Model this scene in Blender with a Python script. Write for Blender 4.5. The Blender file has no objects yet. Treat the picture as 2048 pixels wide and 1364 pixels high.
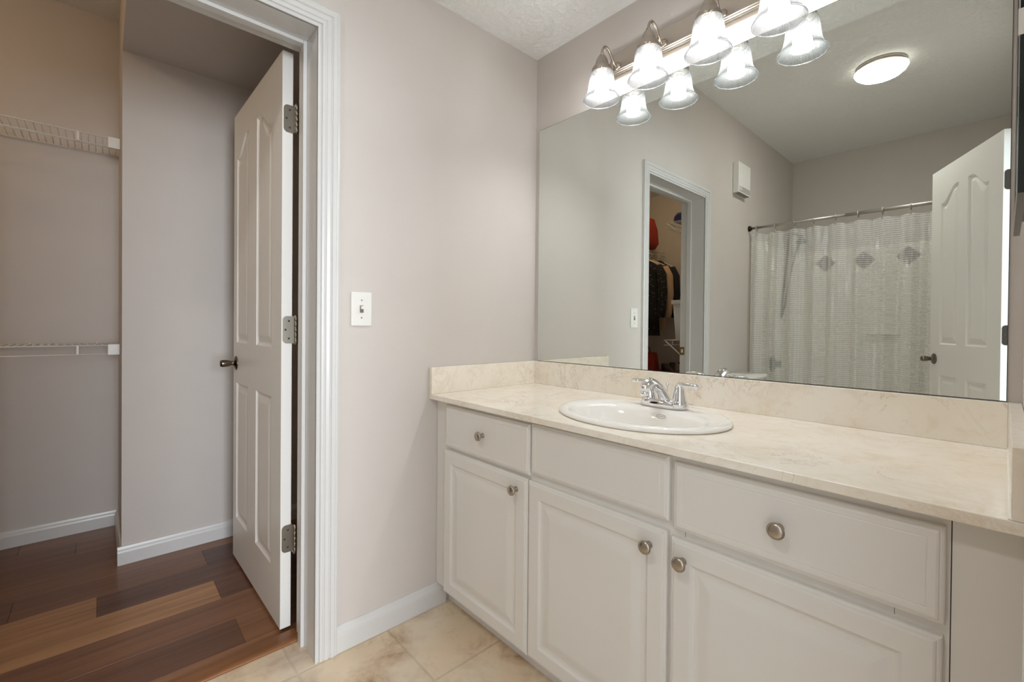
import bpy, bmesh, math, random
from mathutils import Vector, Matrix
from mathutils.geometry import delaunay_2d_cdt
random.seed(7)
PI = math.pi
sc = bpy.context.scene
COL = sc.collection

# ------------------------------------------------------------------ camera, world, exposure
cd = bpy.data.cameras.new('camera')
cam = bpy.data.objects.new('camera', cd)
COL.objects.link(cam)
sc.camera = cam
YAW, PITCH, ROLL = 0.8329, -0.0078, 0.0089
fw = Vector((-math.sin(YAW) * math.cos(PITCH), math.cos(YAW) * math.cos(PITCH), math.sin(PITCH)))
rt0 = Vector((math.cos(YAW), math.sin(YAW), 0))
up0 = rt0.cross(fw)
rt = math.cos(ROLL) * rt0 + math.sin(ROLL) * up0
up = -math.sin(ROLL) * rt0 + math.cos(ROLL) * up0
cm = Matrix((rt, up, -fw)).transposed().to_4x4()
cm.translation = Vector((1.49, -1.5095, 1.0933))
cam.matrix_world = cm
cd.sensor_width = 36.0
cd.lens = 899.07 / 2048 * 36
cd.shift_x = (1024 - 1020.86) / 2048
cd.shift_y = (659.03 - 682) / 2048
cd.clip_start = 0.01

w = bpy.data.worlds.new('world')
sc.world = w
w.use_nodes = True
w.node_tree.nodes['Background'].inputs[0].default_value = (0.86, 0.92, 1.0, 1)
w.node_tree.nodes['Background'].inputs[1].default_value = 0.82

BULB, DOME, CLOSET = 56.0, 30.0, 15.0
sc.view_settings.view_transform = 'Standard'
sc.view_settings.look = 'None'
sc.view_settings.gamma = 1.0
sc.view_settings.use_curve_mapping = False
sc.view_settings.exposure = 1.6
try:
    sc.cycles.use_denoising = True
    sc.cycles.denoiser = 'OPENIMAGEDENOISE'
    sc.cycles.sample_clamp_indirect = 6.0
    sc.cycles.max_bounces = 14
    sc.cycles.diffuse_bounces = 7
    sc.cycles.glossy_bounces = 6
    sc.cycles.transparent_max_bounces = 24
except Exception:
    pass

# added area lamp far outside, no window: cool daylight fill through the entry doorway
ld = bpy.data.lights.new('doorway_daylight_fill', 'AREA')
ld.shape = 'RECTANGLE'
ld.size, ld.size_y = 2.2, 1.6
ld.energy = 82
ld.color = (0.86, 0.93, 1.0)
lo = bpy.data.objects.new('doorway_daylight_fill', ld)
COL.objects.link(lo)
lo.location = (7.0, -1.80, 1.45)
lo.rotation_euler = (0, PI / 2, 0)

# ------------------------------------------------------------------ materials
def nt(name):
    m = bpy.data.materials.new(name)
    m.use_nodes = True
    n = m.node_tree
    return m, n, n.nodes['Principled BSDF']


def srgb(r, g, b):
    f = lambda c: (c / 255 / 12.92) if c / 255 <= 0.04045 else ((c / 255 + 0.055) / 1.055) ** 2.4
    return (f(r), f(g), f(b), 1)


def tex_coord(n, scale=(1, 1, 1), loc=(0, 0, 0)):
    tc = n.nodes.new('ShaderNodeTexCoord')
    mp = n.nodes.new('ShaderNodeMapping')
    mp.inputs['Scale'].default_value = scale
    mp.inputs['Location'].default_value = loc
    n.links.new(tc.outputs['Object'], mp.inputs['Vector'])
    return mp.outputs['Vector']


def noise(n, vec, scale, detail=4, rough=0.5, dist=0.0):
    t = n.nodes.new('ShaderNodeTexNoise')
    t.inputs['Scale'].default_value = scale
    t.inputs['Detail'].default_value = detail
    t.inputs['Roughness'].default_value = rough
    t.inputs['Distortion'].default_value = dist
    n.links.new(vec, t.inputs['Vector'])
    return t


def ramp(n, fac, stops):
    r = n.nodes.new('ShaderNodeValToRGB')
    e = r.color_ramp.elements
    while len(e) < len(stops):
        e.new(0.5)
    for k, (p, c) in enumerate(stops):
        e[k].position = p
        e[k].color = c
    n.links.new(fac, r.inputs['Fac'])
    return r.outputs['Color']


def mix(n, fac, a, b, mode='MIX'):
    m = n.nodes.new('ShaderNodeMix')
    m.data_type = 'RGBA'
    m.blend_type = mode
    for k, v in ((0, fac), (6, a), (7, b)):
        if hasattr(v, 'is_output'):
            n.links.new(v, m.inputs[k])
        else:
            m.inputs[k].default_value = v
    return m.outputs[2]


def bump(n, p, h, strength, dist=0.01):
    b = n.nodes.new('ShaderNodeBump')
    b.inputs['Strength'].default_value = strength
    b.inputs['Distance'].default_value = dist
    n.links.new(h, b.inputs['Height'])
    n.links.new(b.outputs['Normal'], p.inputs['Normal'])


def plain(name, col, rough=0.5, metal=0.0, var=0.0, spec=None, bumps=None):
    """paint / plastic / metal with a faint procedural variation"""
    m, n, p = nt(name)
    p.inputs['Roughness'].default_value = rough
    p.inputs['Metallic'].default_value = metal
    if spec is not None:
        p.inputs['Specular IOR Level'].default_value = spec
    v = tex_coord(n)
    t = noise(n, v, 6.0, 3)
    a = tuple(c * (1 - var) for c in col[:3]) + (1,)
    b = tuple(min(1, c * (1 + var)) for c in col[:3]) + (1,)
    n.links.new(ramp(n, t.outputs['Fac'], [(0.3, a), (0.7, b)]), p.inputs['Base Color'])
    if bumps:
        t2 = noise(n, v, bumps[0], 4, 0.6)
        bump(n, p, t2.outputs['Fac'], bumps[1], bumps[2])
    return m


M = {}
M['wall'] = plain('wall_paint', srgb(206, 199, 193), 0.55, var=0.012, spec=0.3, bumps=(180, 0.10, 0.002))
M['closet_wall'] = M['wall']
M['trim'] = plain('white_trim_paint', srgb(212, 211, 209), 0.28, var=0.006)
M['door'] = plain('white_door_paint', srgb(237, 235, 230), 0.34, var=0.006)
M['cab'] = plain('cabinet_thermofoil', srgb(223, 220, 214), 0.36, var=0.006)
M['white_plastic'] = plain('white_plastic', srgb(232, 231, 226), 0.35)
M['porcelain'] = plain('porcelain', srgb(240, 238, 233), 0.08)
M['acrylic'] = plain('surround_acrylic', srgb(240, 236, 226), 0.3)
M['wire'] = plain('white_wire', srgb(228, 224, 218), 0.4)
M['nickel'] = plain('brushed_nickel', srgb(178, 168, 156), 0.32, metal=1.0, var=0.03)
M['nickel_plate'] = plain('satin_nickel_plate', srgb(188, 178, 167), 0.30, metal=1.0, var=0.02)
M['hinge'] = plain('hinge_steel', srgb(150, 143, 132), 0.38, metal=1.0, var=0.05)
M['dark_metal'] = plain('dark_metal', srgb(60, 54, 48), 0.3, metal=1.0)
M['knob_nickel'] = plain('dark_nickel', srgb(120, 110, 100), 0.2, metal=1.0)
M['chrome'] = plain('chrome', srgb(235, 236, 238), 0.05, metal=1.0)
M['brass'] = plain('brass_plate', srgb(150, 118, 62), 0.35, metal=1.0)
M['screw'] = plain('screw_dark', srgb(50, 45, 40), 0.5)
M['black'] = plain('black_lacquer', srgb(16, 17, 16), 0.25)
M['edge'] = plain('mirror_edge', srgb(40, 44, 40), 0.4)
M['glass_edge'] = plain('dark_green_glass_edge', srgb(14, 24, 16), 0.15)
M['caulk'] = plain('white_caulk', srgb(235, 232, 224), 0.6)
M['seam'] = plain('seam_dark', srgb(120, 112, 102), 0.7)
M['fab_black'] = plain('black_fabric', srgb(24, 22, 24), 0.9, var=0.3)
def speckle():
    m, n, p = nt('black_speckled_fabric')
    vo = n.nodes.new('ShaderNodeTexVoronoi')
    vo.inputs['Scale'].default_value = 38
    n.links.new(tex_coord(n), vo.inputs['Vector'])
    n.links.new(ramp(n, vo.outputs['Distance'], [(0.10, srgb(196, 190, 184)), (0.16, srgb(24, 22, 24))]), p.inputs['Base Color'])
    p.inputs['Roughness'].default_value = 0.9
    return m


M['fab_speckled'] = speckle()
M['fab_navy'] = plain('navy_fabric', srgb(26, 28, 40), 0.9, var=0.2)
M['fab_beige'] = plain('beige_fabric', srgb(186, 158, 134), 0.9, var=0.08)
M['fab_red'] = plain('red_fabric', srgb(150, 44, 34), 0.8, var=0.1)
M['fab_blue'] = plain('blue_fabric', srgb(70, 72, 118), 0.9, var=0.1)
M['leather_dark'] = plain('dark_leather', srgb(44, 26, 22), 0.4, var=0.2)
M['leather_tan'] = plain('tan_leather', srgb(196, 160, 128), 0.5, var=0.1)
M['tile_brown'] = plain('brown_accent_tile', srgb(92, 76, 60), 0.3, var=0.2)
M['rod'] = plain('rod_steel', srgb(186, 182, 176), 0.45, metal=1.0)
M['carpet'] = plain('hall_carpet', srgb(176, 164, 150), 0.95, var=0.08, bumps=(300, 0.5, 0.004))


def mat_ceiling():
    m, n, p = nt('knockdown_ceiling')
    v = tex_coord(n)
    p.inputs['Roughness'].default_value = 0.8
    p.inputs['Specular IOR Level'].default_value = 0.2
    p.inputs['Base Color'].default_value = srgb(240, 241, 240)
    t = noise(n, v, 42, 5, 0.62, 0.6)
    h = ramp(n, t.outputs['Fac'], [(0.42, (0, 0, 0, 1)), (0.58, (1, 1, 1, 1))])
    bump(n, p, h, 0.55, 0.006)
    return m


M['ceiling'] = mat_ceiling()


def mat_marble():
    m, n, p = nt('cream_marble')
    p.inputs['Roughness'].default_value = 0.16
    v = tex_coord(n)
    big = noise(n, v, 3.2, 5, 0.6)
    base = ramp(n, big.outputs['Fac'], [(0.3, srgb(236, 227, 211)), (0.55, srgb(242, 236, 224)), (0.75, srgb(244, 240, 232))])
    cl = noise(n, v, 14, 6, 0.65, 1.2)
    base = mix(n, ramp(n, cl.outputs['Fac'], [(0.5, (0, 0, 0, 1)), (0.72, (0.35, 0.35, 0.35, 1))]), base, srgb(216, 194, 158))
    # veins: thin bands where a warped noise crosses its middle
    for sc_, wd, col, s in ((3.4, 0.0030, srgb(150, 114, 70), 0.42), (9.0, 0.0040, srgb(176, 146, 104), 0.22), (6.0, 0.012, srgb(204, 180, 144), 0.26)):
        t = noise(n, v, sc_, 7, 0.7, 1.6)
        d = n.nodes.new('ShaderNodeMath'); d.operation = 'SUBTRACT'; d.inputs[1].default_value = 0.50
        n.links.new(t.outputs['Fac'], d.inputs[0])
        a = n.nodes.new('ShaderNodeMath'); a.operation = 'ABSOLUTE'
        n.links.new(d.outputs[0], a.inputs[0])
        gate = noise(n, v, sc_ * 0.8, 2)
        g = ramp(n, gate.outputs['Fac'], [(0.50, (0, 0, 0, 1)), (0.64, (1, 1, 1, 1))])
        vein = ramp(n, a.outputs[0], [(0.0, (s, s, s, 1)), (wd * 4, (0, 0, 0, 1))])
        base = mix(n, mix(n, 1.0, vein, g, 'MULTIPLY'), base, col)
    n.links.new(base, p.inputs['Base Color'])
    return m


M['marble'] = mat_marble()


def mat_tile():
    m, n, p = nt('travertine_floor_tile')
    v = tex_coord(n)
    br = n.nodes.new('ShaderNodeTexBrick')
    br.offset = 0.0
    br.squash = 1.0
    br.inputs['Scale'].default_value = 1.0
    br.inputs['Brick Width'].default_value = 0.305
    br.inputs['Row Height'].default_value = 0.305
    br.inputs['Mortar Size'].default_value = 0.0042
    br.inputs['Mortar Smooth'].default_value = 0.3
    br.inputs['Bias'].default_value = 0.0
    br.inputs['Color1'].default_value = srgb(228, 208, 178)
    br.inputs['Color2'].default_value = srgb(218, 198, 168)
    br.inputs['Mortar'].default_value = srgb(200, 180, 150)
    mp = tex_coord(n, loc=(-0.017 + 3.05, 0.75 + 6.1, 0))
    n.links.new(mp, br.inputs['Vector'])
    t = noise(n, v, 5.5, 7, 0.66, 0.5)
    blot = ramp(n, t.outputs['Fac'], [(0.47, (0, 0, 0, 1)), (0.58, (0.40, 0.40, 0.40, 1)), (0.66, (0.95, 0.95, 0.95, 1))])
    c = mix(n, blot, br.outputs['Color'], srgb(160, 122, 86))
    t2 = noise(n, v, 3.2, 4)
    c = mix(n, ramp(n, t2.outputs['Fac'], [(0.42, (0, 0, 0, 1)), (0.66, (0.65, 0.65, 0.65, 1))]), c, srgb(232, 222, 206))
    n.links.new(c, p.inputs['Base Color'])
    p.inputs['Roughness'].default_value = 0.38
    inv = n.nodes.new('ShaderNodeMath'); inv.operation = 'SUBTRACT'; inv.inputs[0].default_value = 1.0
    n.links.new(br.outputs['Fac'], inv.inputs[1])
    bump(n, p, inv.outputs[0], 0.5, 0.003)
    return m


M['tile'] = mat_tile()


def mat_wood(name, attr=True, tint=None):
    m, n, p = nt(name)
    v = tex_coord(n, scale=(26, 1.3, 26))
    g = noise(n, v, 1.0, 6, 0.6, 0.6)
    v2 = tex_coord(n, scale=(90, 2.0, 90))
    g2 = noise(n, v2, 1.0, 4, 0.6)
    if attr:
        a = n.nodes.new('ShaderNodeAttribute')
        a.attribute_name = 'plank_tone'
        base = ramp(n, a.outputs['Fac'], [(0.0, srgb(92, 58, 48)), (0.3, srgb(122, 82, 58)), (0.6, srgb(158, 112, 76)), (1.0, srgb(196, 150, 104))])
    else:
        base = tint
    dark = mix(n, 1.0, base, (0.60, 0.54, 0.50, 1), 'MULTIPLY')
    c = mix(n, ramp(n, g.outputs['Fac'], [(0.38, (0, 0, 0, 1)), (0.66, (0.9, 0.9, 0.9, 1))]), base, dark)
    c = mix(n, ramp(n, g2.outputs['Fac'], [(0.5, (0, 0, 0, 1)), (0.7, (0.3, 0.3, 0.3, 1))]), c, dark)
    n.links.new(c, p.inputs['Base Color'])
    p.inputs['Roughness'].default_value = 0.32
    return m


M['planks'] = mat_wood('plank_floor')
M['threshold'] = mat_wood('threshold_wood', False, srgb(146, 98, 60))
M['dresser'] = mat_wood('dresser_wood', False, srgb(120, 62, 34))


def mat_mirror():
    m, n, p = nt('mirror_silver')
    p.inputs['Base Color'].default_value = (0.80, 0.835, 0.80, 1)
    p.inputs['Metallic'].default_value = 1.0
    p.inputs['Roughness'].default_value = 0.0
    return m


M['mirror'] = mat_mirror()


def mat_emit(name, col, s):
    m = bpy.data.materials.new(name)
    m.use_nodes = True
    n = m.node_tree
    n.nodes.clear()
    o = n.nodes.new('ShaderNodeOutputMaterial')
    e = n.nodes.new('ShaderNodeEmission')
    e.inputs[0].default_value = col
    e.inputs[1].default_value = s
    n.links.new(e.outputs[0], o.inputs[0])
    return m


M['bulb'] = mat_emit('bulb_glow', (0.985, 0.985, 1.0, 1), BULB)
M['dome'] = mat_emit('dome_glow', (1.0, 0.96, 0.86, 1), 1.1)
M['dome_cap'] = mat_emit('dome_diffuser_glow', (1.0, 0.985, 0.95, 1), DOME)
M['closet_bulb'] = mat_emit('closet_dome_glow', (1.0, 0.72, 0.42, 1), CLOSET)


def mat_thin(name, col, t_face, t_edge, rough, transl=0.5, stripes=None, rib=0.0):
    """thin clear sheet: passes light straight, scatters a share of it, shines a little; no ray-type switches"""
    m = bpy.data.materials.new(name)
    m.use_nodes = True
    n = m.node_tree
    n.nodes.clear()
    o = n.nodes.new('ShaderNodeOutputMaterial')
    tr = n.nodes.new('ShaderNodeBsdfTransparent')
    tr.inputs[0].default_value = (0.97, 0.985, 0.98, 1)
    tl = n.nodes.new('ShaderNodeBsdfTranslucent')
    tl.inputs[0].default_value = col
    df = n.nodes.new('ShaderNodeBsdfDiffuse')
    df.inputs[0].default_value = col
    gl = n.nodes.new('ShaderNodeBsdfGlossy')
    gl.inputs['Roughness'].default_value = rough
    m1 = n.nodes.new('ShaderNodeMixShader'); m1.inputs[0].default_value = transl
    n.links.new(df.outputs[0], m1.inputs[1]); n.links.new(tl.outputs[0], m1.inputs[2])
    m2 = n.nodes.new('ShaderNodeMixShader'); m2.inputs[0].default_value = 0.14
    n.links.new(m1.outputs[0], m2.inputs[1]); n.links.new(gl.outputs[0], m2.inputs[2])
    lw = n.nodes.new('ShaderNodeLayerWeight'); lw.inputs['Blend'].default_value = 0.45
    mr = n.nodes.new('ShaderNodeMapRange')
    mr.inputs['To Min'].default_value = 1 - t_face
    mr.inputs['To Max'].default_value = 1 - t_edge
    n.links.new(lw.outputs['Facing'], mr.inputs['Value'])
    fac = mr.outputs[0]
    if stripes:
        tc = n.nodes.new('ShaderNodeTexCoord')
        wv = n.nodes.new('ShaderNodeTexWave')
        wv.bands_direction = 'Z'
        wv.inputs['Scale'].default_value = stripes[0]
        wv.inputs['Distortion'].default_value = 0.0
        n.links.new(tc.outputs['Object'], wv.inputs['Vector'])
        ad = n.nodes.new('ShaderNodeMath'); ad.operation = 'MULTIPLY_ADD'; ad.use_clamp = True
        ad.inputs[1].default_value = stripes[1]
        n.links.new(wv.outputs['Fac'], ad.inputs[0]); n.links.new(fac, ad.inputs[2])
        fac = ad.outputs[0]
    if rib:
        at = n.nodes.new('ShaderNodeAttribute'); at.attribute_name = 'rib'
        ad = n.nodes.new('ShaderNodeMath'); ad.operation = 'MULTIPLY_ADD'; ad.use_clamp = True
        ad.inputs[1].default_value = rib
        n.links.new(at.outputs['Fac'], ad.inputs[0]); n.links.new(fac, ad.inputs[2])
        fac = ad.outputs[0]
    m3 = n.nodes.new('ShaderNodeMixShader')
    n.links.new(fac, m3.inputs[0]); n.links.new(tr.outputs[0], m3.inputs[1]); n.links.new(m2.outputs[0], m3.inputs[2])
    n.links.new(m3.outputs[0], o.inputs[0])
    return m


M['shade'] = mat_thin('ribbed_glass', (0.082, 0.083, 0.083, 1), 0.50, 0.16, 0.10, 0.6, rib=0.34)
M['shade_rim'] = mat_thin('glass_rim', (0.16, 0.162, 0.16, 1), 0.25, 0.10, 0.10, 0.5)
M['curtain'] = mat_thin('clear_striped_vinyl', (0.97, 0.97, 0.96, 1), 0.76, 0.16, 0.10, 0.42, stripes=(20.9, 0.46))

# ------------------------------------------------------------------ mesh helpers
class MB:
    def __init__(self):
        self.v, self.f, self.sm = [], [], []

    def add(self, vs, fs, smooth=False):
        o = len(self.v)
        self.v += [tuple(x) for x in vs]
        self.f += [tuple(i + o for i in f) for f in fs]
        self.sm += [smooth] * len(fs)
        return self

    def box(self, x0, x1, y0, y1, z0, z1):
        vs = [(x, y, z) for z in (z0, z1) for y in (y0, y1) for x in (x0, x1)]
        return self.add(vs, [(0, 2, 3, 1), (4, 5, 7, 6), (0, 1, 5, 4), (2, 6, 7, 3), (0, 4, 6, 2), (1, 3, 7, 5)])

    def lathe(self, prof, c=(0, 0, 0), axis='z', seg=32, rib=None, smooth=True, cap=True):
        """prof: (radius, height along the axis)"""
        vs, fs = [], []
        for r, h in prof:
            for k in range(seg):
                rr = r + (rib if rib and k % 2 else 0)
                a = 2 * PI * k / seg
                p = (rr * math.cos(a), rr * math.sin(a), h)
                if axis == '-y': p = (p[0], -p[2], p[1])
                elif axis == 'x': p = (p[2], p[0], p[1])
                vs.append((p[0] + c[0], p[1] + c[1], p[2] + c[2]))
        for i in range(len(prof) - 1):
            for k in range(seg):
                a, b = i * seg + k, i * seg + (k + 1) % seg
                fs.append((a, b, b + seg, a + seg))
        self.add(vs, fs, smooth)
        if cap:
            o = len(self.v) - len(vs)
            if prof[0][0] > 1e-5:
                self.f.append(tuple(o + k for k in reversed(range(seg)))); self.sm.append(False)
            if prof[-1][0] > 1e-5:
                self.f.append(tuple(o + (len(prof) - 1) * seg + k for k in range(seg))); self.sm.append(False)
        return self

    def tube(self, path, r, seg=10, closed=False, flat=1.0):
        """round bar along a path; r is one radius or one per point"""
        P = [Vector(p) for p in path]
        n = len(P)
        rs = r if isinstance(r, (list, tuple)) else [r] * n
        T = []
        for i in range(n):
            a = P[(i - 1) % n] if (closed or i) else P[i]
            b = P[(i + 1) % n] if (closed or i < n - 1) else P[i]
            T.append((b - a).normalized())
        u = T[0].orthogonal().normalized()
        if abs(T[0].z) < 0.9:
            u = Vector((0, 0, 1)) - T[0] * T[0].z
            u.normalize()
        vs = []
        for i in range(n):
            u = (u - T[i] * u.dot(T[i]))
            if u.length < 1e-6: u = T[i].orthogonal()
            u.normalize()
            vv = T[i].cross(u)
            for k in range(seg):
                a = 2 * PI * k / seg
                vs.append(P[i] + (u * math.cos(a) * flat + vv * math.sin(a)) * rs[i])
        fs = []
        m = n if closed else n - 1
        for i in range(m):
            for k in range(seg):
                a, b = i * seg + k, i * seg + (k + 1) % seg
                c, d = ((i + 1) % n) * seg + (k + 1) % seg, ((i + 1) % n) * seg + k
                fs.append((a, b, c, d))
        self.add(vs, fs, True)
        if not closed:
            o = len(self.v) - len(vs)
            self.f.append(tuple(o + k for k in reversed(range(seg)))); self.sm.append(False)
            self.f.append(tuple(o + (n - 1) * seg + k for k in range(seg))); self.sm.append(False)
        return self

    def extrude(self, poly, axis, a0, a1):
        """closed polygon pushed along an axis; poly in the other two coordinates (x,y,z order)"""
        def pt(p, a):
            return {'x': (a, p[0], p[1]), 'y': (p[0], a, p[1]), 'z': (p[0], p[1], a)}[axis]
        n = len(poly)
        vs = [pt(p, a0) for p in poly] + [pt(p, a1) for p in poly]
        fs = [(k, (k + 1) % n, n + (k + 1) % n, n + k) for k in range(n)]
        fs += [tuple(reversed(range(n))), tuple(range(n, 2 * n))]
        return self.add(vs, fs)

    def build(self, name, mat, parent=None, loc=None, bevel=0, seg=2, fix=True):
        me = bpy.data.meshes.new(name)
        me.from_pydata(self.v, [], self.f)
        for p, s in zip(me.polygons, self.sm):
            p.use_smooth = s
        if fix:
            b = bmesh.new(); b.from_mesh(me)
            bmesh.ops.recalc_face_normals(b, faces=b.faces)
            b.to_mesh(me); b.free()
        me.materials.append(M[mat] if isinstance(mat, str) else mat)
        o = bpy.data.objects.new(name, me)
        COL.objects.link(o)
        if parent is not None:
            o.parent = parent
        if loc is not None:
            o.location = loc
        if bevel:
            md = o.modifiers.new('bevel', 'BEVEL')
            md.width = bevel; md.segments = seg; md.limit_method = 'ANGLE'; md.angle_limit = 0.7
            for p in me.polygons: p.use_smooth = True
            ws = o.modifiers.new('wn', 'WEIGHTED_NORMAL')
            ws.keep_sharp = True
        return o


def tag(o, label, cat, group=None, kind=None):
    o['label'] = label
    if cat: o['category'] = cat
    if group: o['group'] = group
    if kind: o['kind'] = kind
    return o


def thing(name, label, cat, loc=(0, 0, 0), rotz=0.0, group=None):
    o = bpy.data.objects.new(name, None)
    COL.objects.link(o)
    o.empty_display_size = 0.05
    o.location = loc
    o.rotation_euler = (0, 0, rotz)
    return tag(o, label, cat, group)


def struct(o, label):
    o['kind'] = 'structure'
    o['label'] = label
    return o


def copy_tree(o, parent=None):
    c = o.copy()
    COL.objects.link(c)
    if parent is not None:
        c.parent = parent
    for ch in list(o.children):
        copy_tree(ch, c)
    return c


def B(*a):
    return MB().box(*a)


# ------------------------------------------------------------------ dimensions
W = 1.5185          # mirror wall runs x 0..W
L = 3.772           # back of the tub
H1, H2 = 2.340, 2.793
WT = 0.175          # thickness of the closet wall
DY0, DY1, DH = -1.0, -1.770, 2.042      # closet doorway (clear)
EY0, EY1 = -0.970, -1.705               # entry doorway (clear)
CB = -1.7406        # closet back wall
PX, PY = -1.1865, -1.4423               # front and corner of the wall chase in the closet
HC, HS = 2.707, 2.3147
CE = -3.55          # closet end wall
CN = -0.42          # closet wall behind the door

# ------------------------------------------------------------------ room shell
J = 0.02
m = MB().box(-WT, 0, DY0 + J, 0.0, 0, H2).box(-WT, 0, DY1 - J, DY0 + J, DH + J, H2).box(-WT, 0, -L, DY1 - J, 0, H2)
struct(m.build('wall_left', 'wall'), 'pale greige painted wall with the closet doorway and a light switch')
struct(B(-WT, W + 0.12, 0.0, 0.12, 0, H2 + 0.1).build('wall_back', 'wall'), 'pale greige wall behind the mirror and vanity')
m = MB().box(W, W + 0.12, EY0 + J, 0.0, 0, H2).box(W, W + 0.12, EY1 - J, EY0 + J, DH + J, H2).box(W, W + 0.12, -L, EY1 - J, 0, H2)
struct(m.build('wall_right', 'wall'), 'greige wall at the right end of the vanity with the entry doorway')
struct(B(-WT, W + 0.12, -L - 0.12, -L, 0, H2 + 0.1).build('wall_front', 'wall'), 'greige wall above the tub seen in the mirror')
struct(B(-WT, W + 0.12, -L, 0.0, H2, H2 + 0.1).build('ceiling', 'ceiling'), 'white textured ceiling with the round lamp')
struct(B(0.0, W, -0.751, 0.0, H1, H2).build('ceiling_soffit', 'ceiling'), 'lower white textured ceiling above the vanity')
struct(B(-0.14, W + 0.12, -L - 0.1, 0.1, -0.06, 0.0).build('floor', 'tile'), 'beige mottled stone tile floor')
struct(B(W + 0.12, W + 2.6, -3.2, 0.6, -0.06, -0.004).build('floor_hall', 'carpet'), 'hall carpet beyond the entry doorway')

# closet shell
struct(B(CB - 0.1, CB, CE, PY, 0, HC).build('wall_closet_back', 'closet_wall'), 'closet back wall carrying two white wire shelves')
struct(B(CB - 0.1, PX, PY, CN, 0, HC).build('wall_closet_chase', 'closet_wall'), 'boxed-out closet wall behind the open white door')
struct(B(PX, -WT, PY, CN, HS, HC).build('ceiling_closet_soffit', 'closet_wall'), 'lowered closet ceiling above the open door')
struct(B(CB - 0.1, -WT, CN, CN + 0.1, 0, HC).build('wall_closet_near', 'closet_wall'), 'closet wall behind the open door')
struct(B(CB - 0.1, -WT, CE - 0.1, CE, 0, HC).build('wall_closet_end', 'closet_wall'), 'far closet wall behind the hanging clothes')
struct(B(CB - 0.1, -WT, CE - 0.1, CN + 0.1, HC, HC + 0.08).build('ceiling_closet', 'ceiling'), 'closet ceiling')


def plank_floor():
    rows = [(-1.86, -1.77), (-1.77, -1.60), (-1.60, -1.432), (-1.432, -1.264), (-1.264, -1.096), (-1.096, -0.927), (-0.927, -0.760),
            (-0.760, -0.593), (-0.593, -0.420), (-0.420, -0.249), (-0.249, -0.14)]
    cuts = {4: [(-2.6, .45), (-0.3, .42)], 5: [(-1.762, .3), (-1.152, .36), (-0.3, .02)], 6: [(-1.522, .78), (-0.3, .16)],
            7: [(-2.7, .5), (-1.156, .86), (-0.3, .2)], 8: [(-2.3, .6), (-0.3, .4)], 9: [(-1.9, .5), (-1.142, .25), (-0.3, .5)], 10: [(-1.7, .4), (-0.3, .62)],
            3: [(-1.9, .3), (-0.3, .34)]}
    verts, faces, tone = [], [], []
    gap = 0.0007
    for k, (x0, x1) in enumerate(rows):
        y = CE
        cs = list(cuts.get(k, [(-2.0 + 0.2 * (k % 3), .3), (-0.3, .4)]))
        cs = [(max(CE + .2, -3.0 + .2 * (k % 4)), .45)] + cs
        for yc, t in cs:
            o = len(verts)
            z1 = 0.0
            verts += [(x0 + gap, y + gap, z1), (x1 - gap, y + gap, z1), (x1 - gap, yc - gap, z1), (x0 + gap, yc - gap, z1),
                      (x0, y, -0.0015), (x1, y, -0.0015), (x1, yc, -0.0015), (x0, yc, -0.0015)]
            faces += [(o, o + 1, o + 2, o + 3), (o, o + 4, o + 5, o + 1), (o + 1, o + 5, o + 6, o + 2), (o + 2, o + 6, o + 7, o + 3), (o + 3, o + 7, o + 4, o)]
            tone += [t] * 5
            y = yc
    o = len(verts)
    verts += [(-1.86, CE, -0.06), (-0.14, CE, -0.06), (-0.14, -0.3, -0.06), (-1.86, -0.3, -0.06), (-1.86, CE, -0.0016), (-0.14, CE, -0.0016), (-0.14, -0.3, -0.0016), (-1.86, -0.3, -0.0016)]
    faces += [(o, o + 3, o + 2, o + 1), (o, o + 1, o + 5, o + 4), (o + 1, o + 2, o + 6, o + 5), (o + 2, o + 3, o + 7, o + 6), (o + 3, o, o + 4, o + 7), (o + 4, o + 5, o + 6, o + 7)]
    tone += [0.0] * 6
    me = bpy.data.meshes.new('floor_closet')
    me.from_pydata(verts, [], faces)
    b = bmesh.new(); b.from_mesh(me)
    bmesh.ops.remove_doubles(b, verts=b.verts, dist=1e-5)
    b.to_mesh(me); b.free()
    a = me.attributes.new('plank_tone', 'FLOAT', 'FACE')
    for i, t in enumerate(tone[:len(me.polygons)]):
        a.data[i].value = t
    me.materials.append(M['planks'])
    ob = bpy.data.objects.new('floor_closet', me)
    COL.objects.link(ob)
    return struct(ob, 'brown wood plank floor of the closet')


plank_floor()
m = MB().extrude([(-0.205, 0.0), (-0.135, 0.0), (-0.135, 0.006), (-0.142, 0.012), (-0.196, 0.014), (-0.205, 0.006)], 'y', DY1 - 0.0, DY0)
struct(m.build('trim_1', 'threshold', bevel=0.002), 'rounded wood threshold strip between plank floor and tile')


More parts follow.
